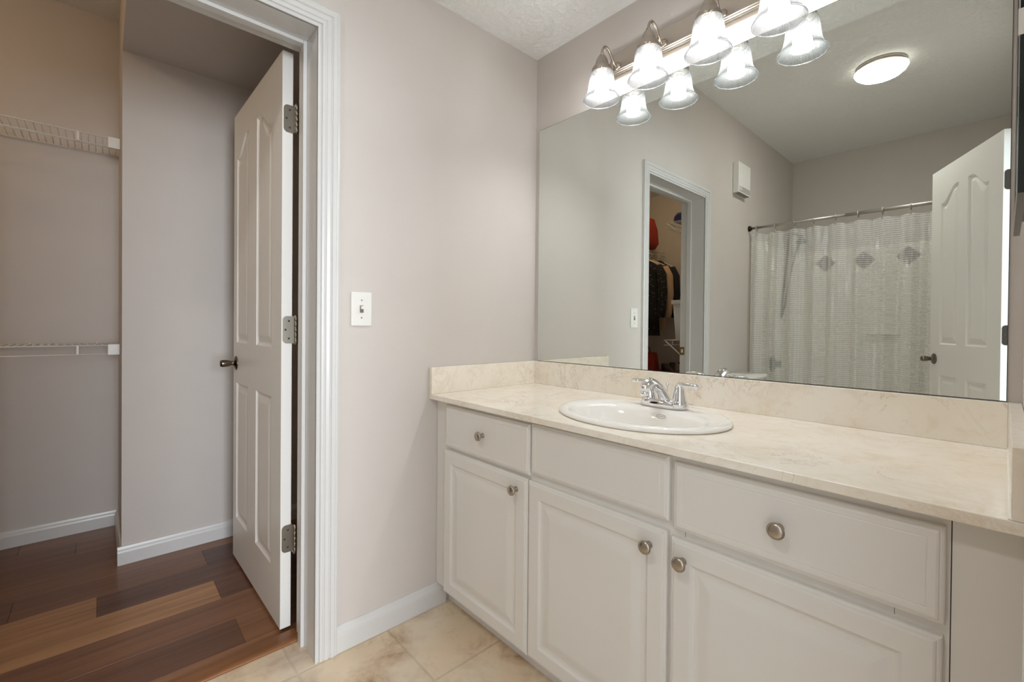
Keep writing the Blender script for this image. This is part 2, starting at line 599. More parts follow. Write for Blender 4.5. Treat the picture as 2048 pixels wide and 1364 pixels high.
# ------------------------------------------------------------------ casings, jambs, baseboards
def casing(name, plane, sign, y0, y1, top, cw, label, th=1.0):
    """moulded door casing swept round three sides of an opening in a plane x = const"""
    # profile: (distance out from the inner edge 0..1, stand-off)
    prof = [(0, 0), (0, .008), (.05, .010), (.10, .010), (.12, .006), (.17, .006), (.20, .012), (.30, .013), (.34, .010), (.38, .010), (.42, .014),
            (.56, .016), (.60, .013), (.64, .013), (.68, .018), (.84, .019), (.88, .016), (.92, .017), (1, .015), (1, 0)]
    a, b = max(y0, y1), min(y0, y1)
    vs, fs = [], []
    n = len(prof)
    for t, d in prof:
        o = t * cw
        for y, z in ((a + o, 0), (a + o, top + o), (b - o, top + o), (b - o, 0)):
            vs.append((plane + sign * d * th, y, z))
    for i in range(n - 1):
        for k in range(3):
            fs.append((i * 4 + k, i * 4 + k + 1, (i + 1) * 4 + k + 1, (i + 1) * 4 + k))
    fs.append(tuple(i * 4 for i in range(n)))
    fs.append(tuple(i * 4 + 3 for i in reversed(range(n))))
    return struct(MB().add(vs, fs).build(name, 'trim'), label)


def jamb(name, x0, x1, y0, y1, top, sx0, sx1, label):
    a, b = max(y0, y1), min(y0, y1)
    m = MB()
    m.box(x0, x1, a, a + J, 0, top + J).box(x0, x1, b - J, b, 0, top + J).box(x0, x1, b, a, top, top + J)
    o = struct(m.build(name, 'trim', bevel=0.0015), label)
    s = MB().box(sx0, sx1, a - 0.012, a, 0, top).box(sx0, sx1, b, b + 0.012, 0, top).box(sx0, sx1, b + 0.012, a - 0.012, top - 0.012, top)
    s.build('door_stop', 'trim', o, bevel=0.002)
    return o


casing('trim_2', 0.0, 1, DY0, DY1, DH, 0.068, 'white fluted casing round the closet doorway')
j = jamb('trim_3', -WT - 0.004, 0.004, DY0, DY1, DH, -0.128, -0.096, 'white jamb lining the closet doorway')
casing('trim_4', W, -1, EY0, EY1, DH, 0.068, 'white casing round the entry doorway', 0.78)
jamb('trim_5', W - 0.004, W + 0.124, EY0, EY1, DH, W + 0.06, W + 0.09, 'white jamb lining the entry doorway')
# strike plate on the latch side of the closet jamb
st = B(-0.178, -0.142, DY1, DY1 + 0.0015, 0.885, 0.945).build('strike_plate', 'brass', j)
B(-0.168, -0.152, DY1 + 0.0012, DY1 + 0.0022, 0.902, 0.928).build('strike_hole', 'white_plastic', st)

BBP = [(0, 0), (.014, 0), (.014, .058), (.0125, .066), (.009, .074), (.0065, .084), (.003, .086), (0, .086)]


def baseboard(name, p0, p1, nrm, label, h=1.0):
    """profile extruded from p0 to p1 (x, y), standing off along nrm"""
    vs = []
    for p in (p0, p1):
        vs += [(p[0] + nrm[0] * d, p[1] + nrm[1] * d, z * h) for d, z in BBP]
    n = len(BBP)
    fs = [(k, (k + 1) % n, n + (k + 1) % n, n + k) for k in range(n)] + [tuple(range(n)), tuple(reversed(range(n, 2 * n)))]
    return struct(MB().add(vs, fs).build(name, 'trim'), label)


baseboard('baseboard_left', (0, -0.50), (0, DY0 + 0.068), (1, 0), 'white baseboard between vanity and closet doorway')
baseboard('baseboard_left_far', (0, DY1 - 0.068), (0, -2.66), (1, 0), 'white baseboard behind the toilet')
baseboard('baseboard_closet_back', (CB, CE + 0.014), (CB, PY), (1, 0), 'white baseboard along the closet back wall', 0.95)
baseboard('baseboard_closet_chase', (PX, PY - 0.014), (PX, CN), (1, 0), 'white baseboard along the boxed-out closet wall', 0.95)
baseboard('baseboard_closet_return', (CB + 0.014, PY), (PX, PY), (0, -1), 'short white baseboard return at the closet corner', 0.95)
baseboard('baseboard_closet_end', (CB, CE), (-WT, CE), (0, 1), 'white baseboard of the far closet wall', 0.95)


# ------------------------------------------------------------------ doors
def door_slab(name, w, h, left_hinge, panels_u):
    """moulded four-panel door in local space: x 0..w, front face y = 0 (facing -y), back y = .035"""
    T = 0.035
    N = 14
    prof = [(0, 0), (.004, .004), (.009, .0075), (.015, .0085), (.020, .0075), (.040, .0022), (.044, .0018)]

    def top_arch(s, inner):       # s 0..1 across the panel, inner=True if the high side is at s=1
        t = s if inner else 1 - s
        t = min(1, max(0, (t - 0.12) / 0.70))
        return 0.078 * (t * t * (3 - 2 * t))

    outl = []
    for (a, b, hi) in ((panels_u[0], panels_u[1], True), (panels_u[2], panels_u[3], False)):
        outl.append((a, b, 0.995, 1.832, hi))
        outl.append((a, b, 0.190, 0.812, None))

    def loop(o, d):
        a, b, z0, z1, hi = o
        pts = [(a + d, z0 + d), (b - d, z0 + d)]
        for k in range(N + 1):
            s = 1 - k / N
            x = a + d + (b - a - 2 * d) * s
            z = z1 - d + (top_arch(s, hi) if hi is not None else 0)
            pts.append((x, z))
        return pts

    m = MB()
    for face in (0, 1):
        co, edges = [(0, 0), (w, 0), (w, h), (0, h)], [(0, 1), (1, 2), (2, 3), (3, 0)]
        loops = [loop(o, 0) for o in outl]
        for lp in loops:
            o = len(co)
            co += lp
            edges += [(o + k, o + (k + 1) % len(lp)) for k in range(len(lp))]
        r = delaunay_2d_cdt([Vector(c) for c in co], edges, [], 0, 1e-6)
        vv, ff = r[0], r[2]

        def inside(x, z):
            for lp in loops:
                c = False
                for k in range(len(lp)):
                    (x1, z1), (x2, z2) = lp[k], lp[k - 1]
                    if (z1 > z) != (z2 > z) and x < (x2 - x1) * (z - z1) / (z2 - z1) + x1:
                        c = not c
                if c: return True
            return False
        keep = []
        for f in ff:
            cx = sum(vv[i][0] for i in f) / len(f); cz = sum(vv[i][1] for i in f) / len(f)
            if not inside(cx, cz): keep.append(tuple(f))
        Y = (lambda d: d) if face == 0 else (lambda d: T - d)
        m.add([(v[0], Y(0), v[1]) for v in vv], keep)
        for o in outl:
            rings = [loop(o, d) for d, _ in prof]
            n = len(rings[0])
            vs = [(x, Y(dp), z) for (d, dp), rg in zip(prof, rings) for x, z in rg]
            fs = [(i * n + k, i * n + (k + 1) % n, (i + 1) * n + (k + 1) % n, (i + 1) * n + k) for i in range(len(prof) - 1) for k in range(n)]
            fs.append(tuple((len(prof) - 1) * n + k for k in range(n)))
            m.add(vs, fs)
    m.add([(0, 0, 0), (w, 0, 0), (w, 0, h), (0, 0, h), (0, T, 0), (w, T, 0), (w, T, h), (0, T, h)], [(0, 1, 5, 4), (3, 7, 6, 2), (0, 4, 7, 3), (1, 2, 6, 5)])
    o = m.build(name, 'door')
    b = bmesh.new(); b.from_mesh(o.data)
    bmesh.ops.remove_doubles(b, verts=b.verts, dist=1e-5)
    bmesh.ops.recalc_face_normals(b, faces=b.faces)
    b.to_mesh(o.data); b.free()
    return o


def door_knob(parent, x, z, front=True):
    s = -1 if front else 1
    y0 = 0 if front else 0.035
    flip = (lambda p: p) if front else (lambda p: p)
    m = MB()
    prof = [(.0325, 0), (.0325, .003), (.029, .006), (.012, .010), (.010, .016), (.012, .024), (.0145, .034), (.0160, .048), (.0160, .058), (.0135, .063), (.0, .064)]
    if front:
        m.lathe(prof, (x, y0, z), '-y', 28)
    else:
        m.lathe([(r, -h) for r, h in prof], (x, y0, z), '-y', 28)
    return m.build('door_knob', 'knob_nickel', parent)


def hinge(parent, edge_x, dirx, z, h=0.092, knuckle=True, mat='hinge', reach=0.0):
    """leaf let into the door edge (plane x = edge_x), barrel beside the back face"""
    T = 0.035
    pts, r = [], 0.014
    y0, y1 = 0.004, T + reach
    for cx, cz, a0 in ((y0 + r, z + h / 2 - r, PI / 2), (y0 + r, z - h / 2 + r, PI)):
        for k in range(6):
            a = a0 + k / 5 * PI / 2
            pts.append((cx + r * math.cos(a), cz + r * math.sin(a)))
    pts += [(y1, z - h / 2), (y1, z + h / 2)]
    m = MB()
    x0, x1 = (edge_x, edge_x + dirx * 0.0022)
    m.extrude(pts, 'x', min(x0, x1), max(x0, x1))
    o = m.build('hinge', mat, parent)
    for yy, zz in ((0.024, z + 0.031), (0.013, z), (0.024, z - 0.031)):
        MB().lathe([(.0036, 0), (.0030, dirx * .0008), (0, dirx * .0008)], (x1, yy, zz), 'x', 12).build('screw', 'screw', o)
    if knuckle:
        k = MB()
        prof = []
        zb = z - h / 2
        for s in range(5):
            a, b = zb + h / 5 * s, zb + h / 5 * (s + 1)
            prof += [(.0055, a + .0004), (.0062, a + .001), (.0062, b - .001), (.0055, b - .0004)]
        prof = [(0, zb - .004), (.0045, zb - .003)] + prof + [(.0045, zb + h + .003), (0, zb + h + .004)]
        k.lathe(prof, (edge_x + dirx * 0.022, T + reach * .6 + .004, 0), 'z', 14)
        k.build('barrel', mat, o)
        b2 = B(min(edge_x, edge_x + dirx * 0.022), max(edge_x, edge_x + dirx * 0.022), T + reach * .6 - .001, T + reach * .6 + .0015, z - h / 2, z + h / 2)
        b2.build('leaf_bend', mat, o)
    return o


# closet door, standing open into the closet
dw, dz = 0.717, 2.041
d1 = door_slab('door_1', dw, dz, False, (0.058, 0.258, 0.388, 0.600))
tag(d1, 'white moulded panel door standing open into the closet', 'door', kind='structure')
ang = 0.0136
d1.location = (-0.2217 - math.cos(ang) * dw, -1.0421 - math.sin(ang) * dw, 0.012)
d1.rotation_euler = (0, 0, ang)
door_knob(d1, 0.050, 0.900, True)
door_knob(d1, 0.050, 0.900, False)
for z in (1.807, 1.061, 0.317):
    hinge(d1, dw, 1, z, 0.097, True, 'hinge', 0.004)

# entry door, swung into the bathroom (seen in the mirror)
ew = 0.690
dvec = Vector((-0.4326, -0.9022, 0)).normalized()
d2 = door_slab('door_2', ew, dz, True, (0.112, 0.300, 0.392, 0.582))
tag(d2, 'white moulded panel door swung open in front of the shower curtain, seen in the mirror', 'door', kind='structure')
d2.location = (1.477, -1.684, 0.012)
d2.rotation_euler = (0, 0, math.atan2(dvec.y, dvec.x))
door_knob(d2, 0.636, 0.905, True)
door_knob(d2, 0.636, 0.905, False)
for z in (1.800, 1.058, 0.317):
    hinge(d2, 0.0, -1, z, 0.095, False, 'dark_metal')

# ------------------------------------------------------------------ vanity cabinet
YF, YFR, ZB, ZT = -0.5555, -0.5375, 0.090, 0.809      # door fronts, face frame, bottom, top


def front_panel(x0, x1, z0, z1, prof, y=YF):
    """nested rectangles: (inset, depth behind the front)"""
    vs, fs = [], []
    for d, dp in prof:
        vs += [(x0 + d, y + dp, z0 + d), (x1 - d, y + dp, z0 + d), (x1 - d, y + dp, z1 - d), (x0 + d, y + dp, z1 - d)]
    n = len(prof)
    for i in range(n - 1):
        for k in range(4):
            fs.append((i * 4 + k, i * 4 + (k + 1) % 4, (i + 1) * 4 + (k + 1) % 4, (i + 1) * 4 + k))
    fs.append(tuple((n - 1) * 4 + k for k in range(4)))
    fs.append((3, 2, 1, 0))
    return MB().add(vs, fs)


EDGE = [(0, .0178), (0, .0070), (.0015, .0048), (.0045, .0032), (.0060, .0032), (.0075, .0012), (.0105, 0)]
DRAWER = EDGE + [(.0200, 0), (.0212, .0007), (.0224, 0)]
DOORP = EDGE + [(.046, 0), (.048, .0016), (.051, .0044), (.055, .0058), (.061, .0060), (.066, .0056), (.086, .0012), (.090, .0006), (.094, .0003)]


def cab_knob(parent, x, z):
    m = MB().lathe([(.0085, 0), (.0085, .002), (.0062, .004), (.0056, .012), (.0075, .016), (.0148, .0190), (.0160, .0215), (.0150, .0245), (.0105, .0268), (.0040, .0277), (0, .0278)], (x, YF, z), '-y', 32)
    return m.build('knob', 'nickel', parent)


van = thing('vanity_cabinet', 'long white vanity cabinet with raised-panel doors under the cream marble countertop', 'cabinet', (0.75, -0.30, 0))


def vpart(mb, name, mat, parent=van, bevel=0, world=True):
    o = mb.build(name, mat, parent, bevel=bevel)
    if world and parent is van:
        o.location = (-0.75, 0.30, 0)
    return o


m = MB()
m.box(0.002, 1.438, YFR, YFR + 0.02, ZB, ZT)
m.box(0.002, 0.018, YFR + 0.02, -0.003, ZB, ZT)
m.box(1.422, 1.438, YFR + 0.02, -0.003, ZB, ZT)
m.box(0.018, 1.422, YFR + 0.02, -0.003, ZB, ZB + 0.016)
vpart(m, 'face_frame', 'cab')
vpart(B(1.4395, W - 0.001, YFR - 0.001, YFR + 0.019, ZB, ZT), 'filler_strip', 'cab')
vpart(B(0.002, W - 0.001, -0.480, -0.462, 0.0, ZB), 'toe_kick', 'cab')
for xs, z0, z1 in ((1.372, .797, ZT), (1.372, .622, .640), (1.012, .622, .640), (0.512, .632, .640)):
    vpart(B(xs, xs + 0.0009, YFR - 0.0004, YFR + 0.001, z0, z1), 'frame_seam', 'seam')
vpart(B(1.4382, 1.4394, YFR - 0.0001, YFR + 0.002, ZB, ZT), 'filler_seam', 'screw')
dr = []
for nm, x0, x1, z0, z1, kn in (('drawer', .078, .526, .640, .795, (.306, .722)), ('false_front', .534, .979, .650, .8005, None), ('drawer', .9895, 1.433, .638, .790, (1.206, .714))):
    o = vpart(front_panel(x0, x1, z0, z1, DRAWER), nm, 'cab')
    if kn: cab_knob(o, *kn)
for x0, x1, z0, z1, kn in ((.070, .520, .089, .6275, (.474, .587)), (.524, .975, .092, .6265, (.933, .582)), (.985, 1.431, .092, .619, (1.016, .575))):
    o = vpart(front_panel(x0, x1, z0, z1, DOORP), 'cabinet_door', 'cab')
    cab_knob(o, *kn)

# ------------------------------------------------------------------ countertop
CD = 0.5763
ZC, ZBK, ZCB = 0.829, 0.932, 0.810
SX, SY, SA, SB = 0.76, -0.325, 0.258, 0.208       # sink oval
top = thing('countertop', 'cream marble countertop with matching backsplash along the mirror wall', 'countertop', (0.75, -0.30, ZC))


def cpart(mb, name, mat, bevel=0, seg=2):
    o = mb.build(name, mat, top, bevel=bevel, seg=seg)
    o.location = (-0.75, 0.30, -ZC)
    return o


NS = 72
hole = [(SX + (SA - .02) * math.cos(2 * PI * k / NS), SY + (SB - .02) * math.sin(2 * PI * k / NS)) for k in range(NS)]
co = [(0.001, -CD), (W - 0.001, -CD), (W - 0.001, -0.001), (0.001, -0.001)] + hole
ed = [(0, 1), (1, 2), (2, 3), (3, 0)] + [(4 + k, 4 + (k + 1) % NS) for k in range(NS)]
r = delaunay_2d_cdt([Vector(c) for c in co], ed, [], 0, 1e-6)
keep = []
for f in r[2]:
    cx = sum(r[0][i][0] for i in f) / 3; cy = sum(r[0][i][1] for i in f) / 3
    if ((cx - SX) / (SA - .02)) ** 2 + ((cy - SY) / (SB - .02)) ** 2 > 0.999: keep.append(tuple(f))
m = MB()
m.add([(v[0], v[1], ZC) for v in r[0]], keep)
m.add([(v[0], v[1], ZCB) for v in r[0]], keep)
n4 = [(c[0], c[1], z) for z in (ZCB, ZC) for c in co[:4]]
m.add(n4, [(k, (k + 1) % 4, 4 + (k + 1) % 4, 4 + k) for k in range(4)])
hh = [(c[0], c[1], z) for z in (ZCB, ZC) for c in hole]
m.add(hh, [(k, (k + 1) % NS, NS + (k + 1) % NS, NS + k) for k in range(NS)])
slab = cpart(m, 'slab', 'marble')
b = bmesh.new(); b.from_mesh(slab.data)
bmesh.ops.remove_doubles(b, verts=b.verts, dist=1e-5); bmesh.ops.recalc_face_normals(b, faces=b.faces)
b.to_mesh(slab.data); b.free()
bv = slab.modifiers.new('bevel', 'BEVEL'); bv.width = 0.0018; bv.segments = 2; bv.limit_method = 'ANGLE'; bv.angle_limit = 1.0
cpart(B(0.0215, W - 0.0215, -0.020, -0.0005, ZC, ZBK), 'backsplash', 'marble', 0.0015)
cpart(B(0.0008, 0.020, -CD, -0.0005, ZC, ZBK), 'side_splash', 'marble', 0.0015)
cpart(B(W - 0.020, W - 0.0008, -CD + 0.001, -0.0005, ZC, ZBK), 'side_splash', 'marble', 0.0015)
for (x0, x1, y0, y1, z0, z1) in ((0.020, 0.0215, -0.020, -0.001, ZC, ZBK), (W - 0.0215, W - 0.020, -0.020, -0.001, ZC, ZBK), (W - 0.0225, W - 0.020, -CD + 0.004, -0.02, ZC, ZC + 0.002)):
    cpart(B(x0, x1, y0 - 0.0008, y1, z0, z1), 'caulk_line', 'caulk')

# ------------------------------------------------------------------ sink
sink = thing('sink', 'oval white drop-in basin set in the marble counter below the faucet', 'sink', (SX, SY, ZC))


def oval_stack(rows, seg=72):
    """rows: (a, b, dy, z)"""
    vs, fs = [], []
    for a, bb, dy, z in rows:
        for k in range(seg):
            t = 2 * PI * k / seg
            vs.append((a * math.cos(t), dy + bb * math.sin(t), z))
    for i in range(len(rows) - 1):
        for k in range(seg):
            p, q = i * seg + k, i * seg + (k + 1) % seg
            fs.append((p, q, q + seg, p + seg))
    return MB().add(vs, fs, True)


IN = -0.035
rows = [(SA - .022, SB - .022, 0, -.030), (SA - .022, SB - .022, 0, .0005), (SA - .004, SB - .004, 0, .0005), (SA, SB, 0, .004), (SA - .001, SB - .001, 0, .008), (SA - .006, SB - .006, 0, .0125), (SA - .014, SB - .014, 0, .0150),
        (SA - .026, SB - .024, -.002, .0145), (.218, .158, -.024, .0120), (.209, .138, IN, .0090), (.200, .128, IN, -.002), (.190, .119, IN, -.024), (.172, .105, IN, -.060), (.140, .085, IN, -.100), (.090, .056, IN, -.122), (.040, .030, IN, -.130), (.022, .022, IN, -.132),
        ]
outer = [(.022, .022, IN, -.140), (.06, .045, IN, -.138), (.15, .095, IN, -.112), (.182, .118, IN, -.062), (.205, .14, IN, -.030), (SA - .022, SB - .022, 0, -.030)]
m = oval_stack(rows + outer)
basin = m.build('basin', 'porcelain', sink)
MB().lathe([(.0225, -.1315), (.0225, -.1290), (.019, -.1285), (.014, -.131), (0, -.1305)], (0, IN, 0), 'z', 28).build('drain', 'chrome', sink)
# oval maker's mark on the back slope of the bowl
mk = MB()
ring = []
for k in range(28):
    t = 2 * PI * k / 28
    ring.append((.024 + .0145 * math.cos(t), 0.0, .0062 * math.sin(t)))
mk.tube(ring, .00045, 6, True)
x = .0135
for k in range(9):
    hgt = (.0016, .0010, .0013)[k % 3]
    mk.tube([(x, 0, -hgt), (x + .0009, 0, hgt), (x + .0018, 0, -hgt)], .0003, 5)
    x += .0024
mark = mk.build('oval_mark', 'seam', sink)
mark.location = (0, .0845, -.0085)
mark.rotation_euler = (math.radians(-22), 0, 0)

# ------------------------------------------------------------------ faucet
fx, fy, fz = 0.766, -0.190, ZC + 0.0128
fau = thing('faucet', 'chrome two-handle faucet standing on the back rim of the oval basin', 'faucet', (fx, fy, fz))
m = MB()
ol = []
for k in range(40):
    t = 2 * PI * k / 40
    c, s = math.cos(t), math.sin(t)
    ol.append((0.079 * (abs(c) ** .8) * (1 if c > 0 else -1), 0.0275 * (abs(s) ** .7) * (1 if s > 0 else -1)))
vs, fs = [], []
lev = [(1.0, 0), (1.0, .010), (.97, .016), (.90, .020), (.72, .0225), (.3, .024)]
for sc_, z in lev:
    vs += [(p[0] * sc_, p[1] * sc_, z) for p in ol]
for i in range(len(lev) - 1):
    for k in range(40):
        p, q = i * 40 + k, i * 40 + (k + 1) % 40
        fs.append((p, q, q + 40, p + 40))
fs.append(tuple((len(lev) - 1) * 40 + k for k in range(40)))
fs.append(tuple(reversed(range(40))))
m.add(vs, fs, True)
m.build('base', 'chrome', fau)
sp = [(0, .004, .012), (0, .000, .030), (0, -.012, .046), (0, -.034, .064), (0, -.060, .077), (0, -.084, .083), (0, -.102, .080), (0, -.112, .070), (0, -.115, .058)]
m = MB().tube(sp, [.026, .022, .0185, .0165, .0160, .0165, .0170, .0155, .0135], 22, flat=.85)
spo = m.build('spout', 'chrome', fau)
MB().lathe([(.0125, .046), (.0125, .058), (.010, .060)], (0, -.115, 0), 'z', 20).build('aerator', 'chrome', spo)
for s in (-1, 1):
    m = MB().lathe([(.0265, .004), (.0255, .018), (.0225, .024), (.0215, .026), (.0185, .044), (.0150, .060), (.0140, .066), (.0145, .070), (.012, .074), (0, .075)], (s * .0508, 0, 0), 'z', 26)
    hub = m.build('handle', 'chrome', fau)
    lv = [(s * .043, .001, .066), (s * .052, .000, .0735), (s * .066, -.001, .0755), (s * .084, -.003, .0755), (s * .104, -.005, .0755), (s * .113, -.006, .0745)]
    MB().tube(lv, [.0105, .0120, .0105, .0100, .0108, .0060], 14, flat=.66).build('lever', 'chrome', hub)
MB().lathe([(.0026, .010), (.0026, .062), (.0055, .064), (.0062, .068), (.0045, .073), (0, .074)], (0, .021, 0), 'z', 14).build('lift_rod', 'chrome', fau)

# ------------------------------------------------------------------ mirror
MX0, MX1, MZ0, MZ1 = 0.0239, 1.4950, 0.9335, 2.001
mir = thing('wall_mirror', 'large frameless mirror on the wall above the vanity', 'mirror', (0.758, 0, MZ0))
o = B(MX0 + .0016, MX1 - .001, -0.0062, -0.0030, MZ0 + .001, MZ1 - .0018).build('glass', 'mirror', mir)
o.location = (-0.758, 0, -MZ0)
o = B(MX0, MX1, -0.0050, -0.0004, MZ0, MZ1).build('backing', 'edge', mir)
o.location = (-0.758, 0, -MZ0)

# ------------------------------------------------------------------ vanity light bar
LX = [0.455, 0.650, 0.858, 1.056]
LYc = -0.114
PLX0, PLX1 = 0.425, 1.086
vl = thing('vanity_light', 'brushed nickel four-lamp vanity light with ribbed glass bell shades above the mirror', 'wall lamp', ((PLX0 + PLX1) / 2, 0, 2.12))


def lpart(mb, name, mat, parent=vl, bevel=0):
    o = mb.build(name, mat, parent, bevel=bevel)
    if parent is vl:
        o.location = (-(PLX0 + PLX1) / 2, 0, -2.12)
    return o


prof = [(-.0005, 2.171), (-.012, 2.171), (-.0165, 2.167), (-.0165, 2.1045), (-.0205, 2.1015), (-.0205, 2.0965), (-.0175, 2.0940), (-.0175, 2.0905), (-.0150, 2.0880), (-.0150, 2.0845), (-.0115, 2.0820), (-.0115, 2.0785), (-.0065, 2.0755), (-.0005, 2.0735)]
lpart(MB().extrude(prof, 'x', PLX0, PLX1), 'backplate', 'nickel_plate')
for x in LX:
    arm = [(x, -.014, 2.113), (x, -.030, 2.112), (x, -.044, 2.122), (x, -.056, 2.138), (x, -.068, 2.151), (x, -.082, 2.1585), (x, -.097, 2.157), (x, -.108, 2.147), (x, LYc, 2.132), (x, LYc, 2.114)]
    # smooth the bar by a quick Catmull-Rom pass
    pts = []
    A = [Vector(p) for p in arm]
    for i in range(len(A) - 1):
        p0, p1, p2, p3 = A[max(i - 1, 0)], A[i], A[i + 1], A[min(i + 2, len(A) - 1)]
        for k in range(4):
            t = k / 4
            pts.append(0.5 * ((2 * p1) + (-p0 + p2) * t + (2 * p0 - 5 * p1 + 4 * p2 - p3) * t * t + (-p0 + 3 * p1 - 3 * p2 + p3) * t ** 3))
    pts.append(A[-1])
    a = lpart(MB().tube(pts, .0048, 12), 'arm', 'nickel')
    sc_pts = []
    for k in range(15):
        t = math.radians(70 + 300 * k / 14)
        sc_pts.append((x, -.047 + .0125 * math.cos(t), 2.103 + .0165 * math.sin(t)))
    MB().tube(sc_pts, .0030, 10).build('scroll', 'nickel', a)
    MB().lathe([(.017, .0), (.017, .002), (.012, .006), (.006, .009)], (x, -.0165, 2.113), '-y', 20).build('rosette', 'nickel', a)
    MB().lathe([(.0072, 2.118), (.0085, 2.120), (.0085, 2.124), (.0060, 2.126)], (x, LYc, 0), 'z', 16).build('collar', 'nickel', a)
    cup = lpart(MB().lathe([(.0, 2.1185), (.009, 2.118), (.0135, 2.114), (.0200, 2.102), (.0240, 2.088), (.0265, 2.078), (.0335, 2.072), (.0375, 2.065), (.0385, 2.049), (.0370, 2.048), (.0360, 2.062), (.0, 2.066)], (x, LYc, 0), 'z', 32), 'socket_cup', 'nickel')
    for sx, sy in ((-.0395, -.004), (.022, -.033)):
        MB().lathe([(.0028, -.004), (.0028, .004), (.0, .005)], (x + sx, LYc + sy, 2.054), 'x', 10).build('thumb_screw', 'nickel', cup)
    shp = [(.0335, 2.060), (.0345, 2.056), (.0395, 2.050), (.0430, 2.038), (.0455, 2.020), (.0475, 2.002), (.0505, 1.984), (.0560, 1.968), (.0625, 1.957), (.0680, 1.9505)]
    inner = [(.0668, 1.9500), (.0612, 1.9580), (.0545, 1.9690), (.0488, 1.9850), (.0458, 2.0030), (.0438, 2.0200), (.0412, 2.0380), (.0380, 2.049), (.032, 2.056)]
    shd = lpart(MB().lathe(shp, (x, LYc, 0), 'z', 136, rib=.0014, cap=False), 'lamp_shade', 'shade')
    ra = shd.data.attributes.new('rib', 'FLOAT', 'POINT')
    for vi in range(len(shd.data.vertices)):
        ra.data[vi].value = float(vi % 2)
    MB().lathe([(.0680, 1.9520), (.0692, 1.9500), (.0688, 1.9480), (.0670, 1.9482), (.0668, 1.9505)], (x, LYc, 0), 'z', 64, cap=False).build('rim', 'shade_rim', shd)
    lpart(MB().lathe([(0, 1.9640), (.012, 1.9650), (.021, 1.9700), (.0265, 1.9800), (.0265, 1.9900), (.0235, 2.0010), (.018, 2.0080)], (x, LYc, 0), 'z', 24, cap=False), 'bulb', 'bulb')
    lpart(MB().lathe([(.0185, 2.0075), (.0165, 2.018), (.0135, 2.028), (.0135, 2.0470), (0, 2.0470)], (x, LYc, 0), 'z', 24, cap=False), 'bulb_base', 'white_plastic')

# ------------------------------------------------------------------ light switch, chime
sw = thing('light_switch', 'white toggle light switch on the wall beside the closet doorway', 'light switch', (0, -0.850, 1.147))
B(0.0002, 0.0055, -0.0365, 0.0365, -0.058, 0.058).build('wall_plate', 'white_plastic', sw, bevel=0.003, seg=3)
tg = B(0.0052, 0.0075, -0.006, 0.006, -0.0125, 0.0125).build('toggle_frame', 'seam', sw)
B(0.0070, 0.0170, -0.0042, 0.0042, -0.001, 0.0105).build('toggle', 'white_plastic', sw, bevel=0.001)
for z in (-.030, .030):
    MB().lathe([(.0030, 0), (.0024, .0008), (0, .0008)], (0.0054, 0, z), 'x', 14).build('screw', 'hinge', sw)

ch = thing('vent_cover', 'white louvred box high on the wall past the closet doorway, seen in the mirror', 'vent', (0, -2.382, 2.30))
m = MB().box(0.0005, 0.050, -0.120, 0.120, -0.118, 0.128)
m.build('cover', 'white_plastic', ch, bevel=0.006, seg=3)
for k in range(5):
    B(0.012 + k * 0.0075, 0.016 + k * 0.0075, -0.108, 0.108, -0.1188, -0.1165).build('louvre_slot', 'screw', ch)
for k in range(3):
    B(0.0480, 0.0515, 0.056 + k * 0.018, 0.064 + k * 0.018, -0.100, 0.118).build('rib', 'white_plastic', ch, bevel=0.001)
for k in range(4):
    B(0.0488, 0.0508, -0.108, 0.108, -0.106 + k * 0.011, -0.101 + k * 0.011).build('louvre_slot', 'seam', ch)

# ------------------------------------------------------------------ ceiling light (seen in the mirror)
cl = thing('ceiling_light', 'round frosted ceiling light in a nickel pan, seen in the mirror', 'ceiling lamp', (0.934, -2.205, H2))
MB().lathe([(.128, -.0005), (.132, -.006), (.126, -.022), (.118, -.030), (0, -.030)], (0, 0, 0), 'z', 48).build('pan', 'nickel_plate', cl)
MB().lathe([(.120, -.026), (.138, -.031), (.139, -.036), (.130, -.052), (.108, -.068)], (0, 0, 0), 'z', 56, cap=False).build('dome', 'dome', cl)
MB().lathe([(.108, -.068), (.072, -.080), (.034, -.086), (0, -.088)], (0, 0, 0), 'z', 56, cap=False).build('diffuser', 'dome_cap', cl)
for k in range(3):
    t = math.radians(20 + 120 * k)
    MB().lathe([(.004, -.006), (.004, .006), (0, .007)], (.139 * math.cos(t), .139 * math.sin(t), -.027), 'x', 10).build('clip_screw', 'nickel', cl)

# ------------------------------------------------------------------ mirrored cabinet on the right wall
mc = thing('medicine_cabinet', 'shallow mirrored cabinet with dark glass edges on the side wall above the counter', 'cabinet', (W, -0.32, 1.65))
B(-0.0085, -0.0005, -0.20, 0.20, -0.335, 0.335).build('body', 'black', mc)
dm = B(-0.0200, -0.0188, -0.2185, 0.2185, -0.3585, 0.3585).build('mirror_door', 'mirror', mc)
B(-0.0188, -0.0100, -0.2200, 0.2200, -0.3600, 0.3600).build('glass_edge', 'glass_edge', dm)
B(-0.0207, -0.0090, -0.2225, -0.2200, -0.135, -0.098).build('clip', 'white_plastic', mc)

# ------------------------------------------------------------------ toilet
to = thing('toilet', 'white toilet beside the tub, only its tank lid showing in the mirror', 'toilet', (0, -2.19, 0))


def rrect(hx, hy, r, n=6):
    pts = []
    for cx, cy, a0 in ((hx - r, hy - r, 0), (-hx + r, hy - r, PI / 2), (-hx + r, -hy + r, PI), (hx - r, -hy + r, 1.5 * PI)):
        for k in range(n + 1):
            a = a0 + k / n * PI / 2
            pts.append((cx + r * math.cos(a), cy + r * math.sin(a)))
    return pts


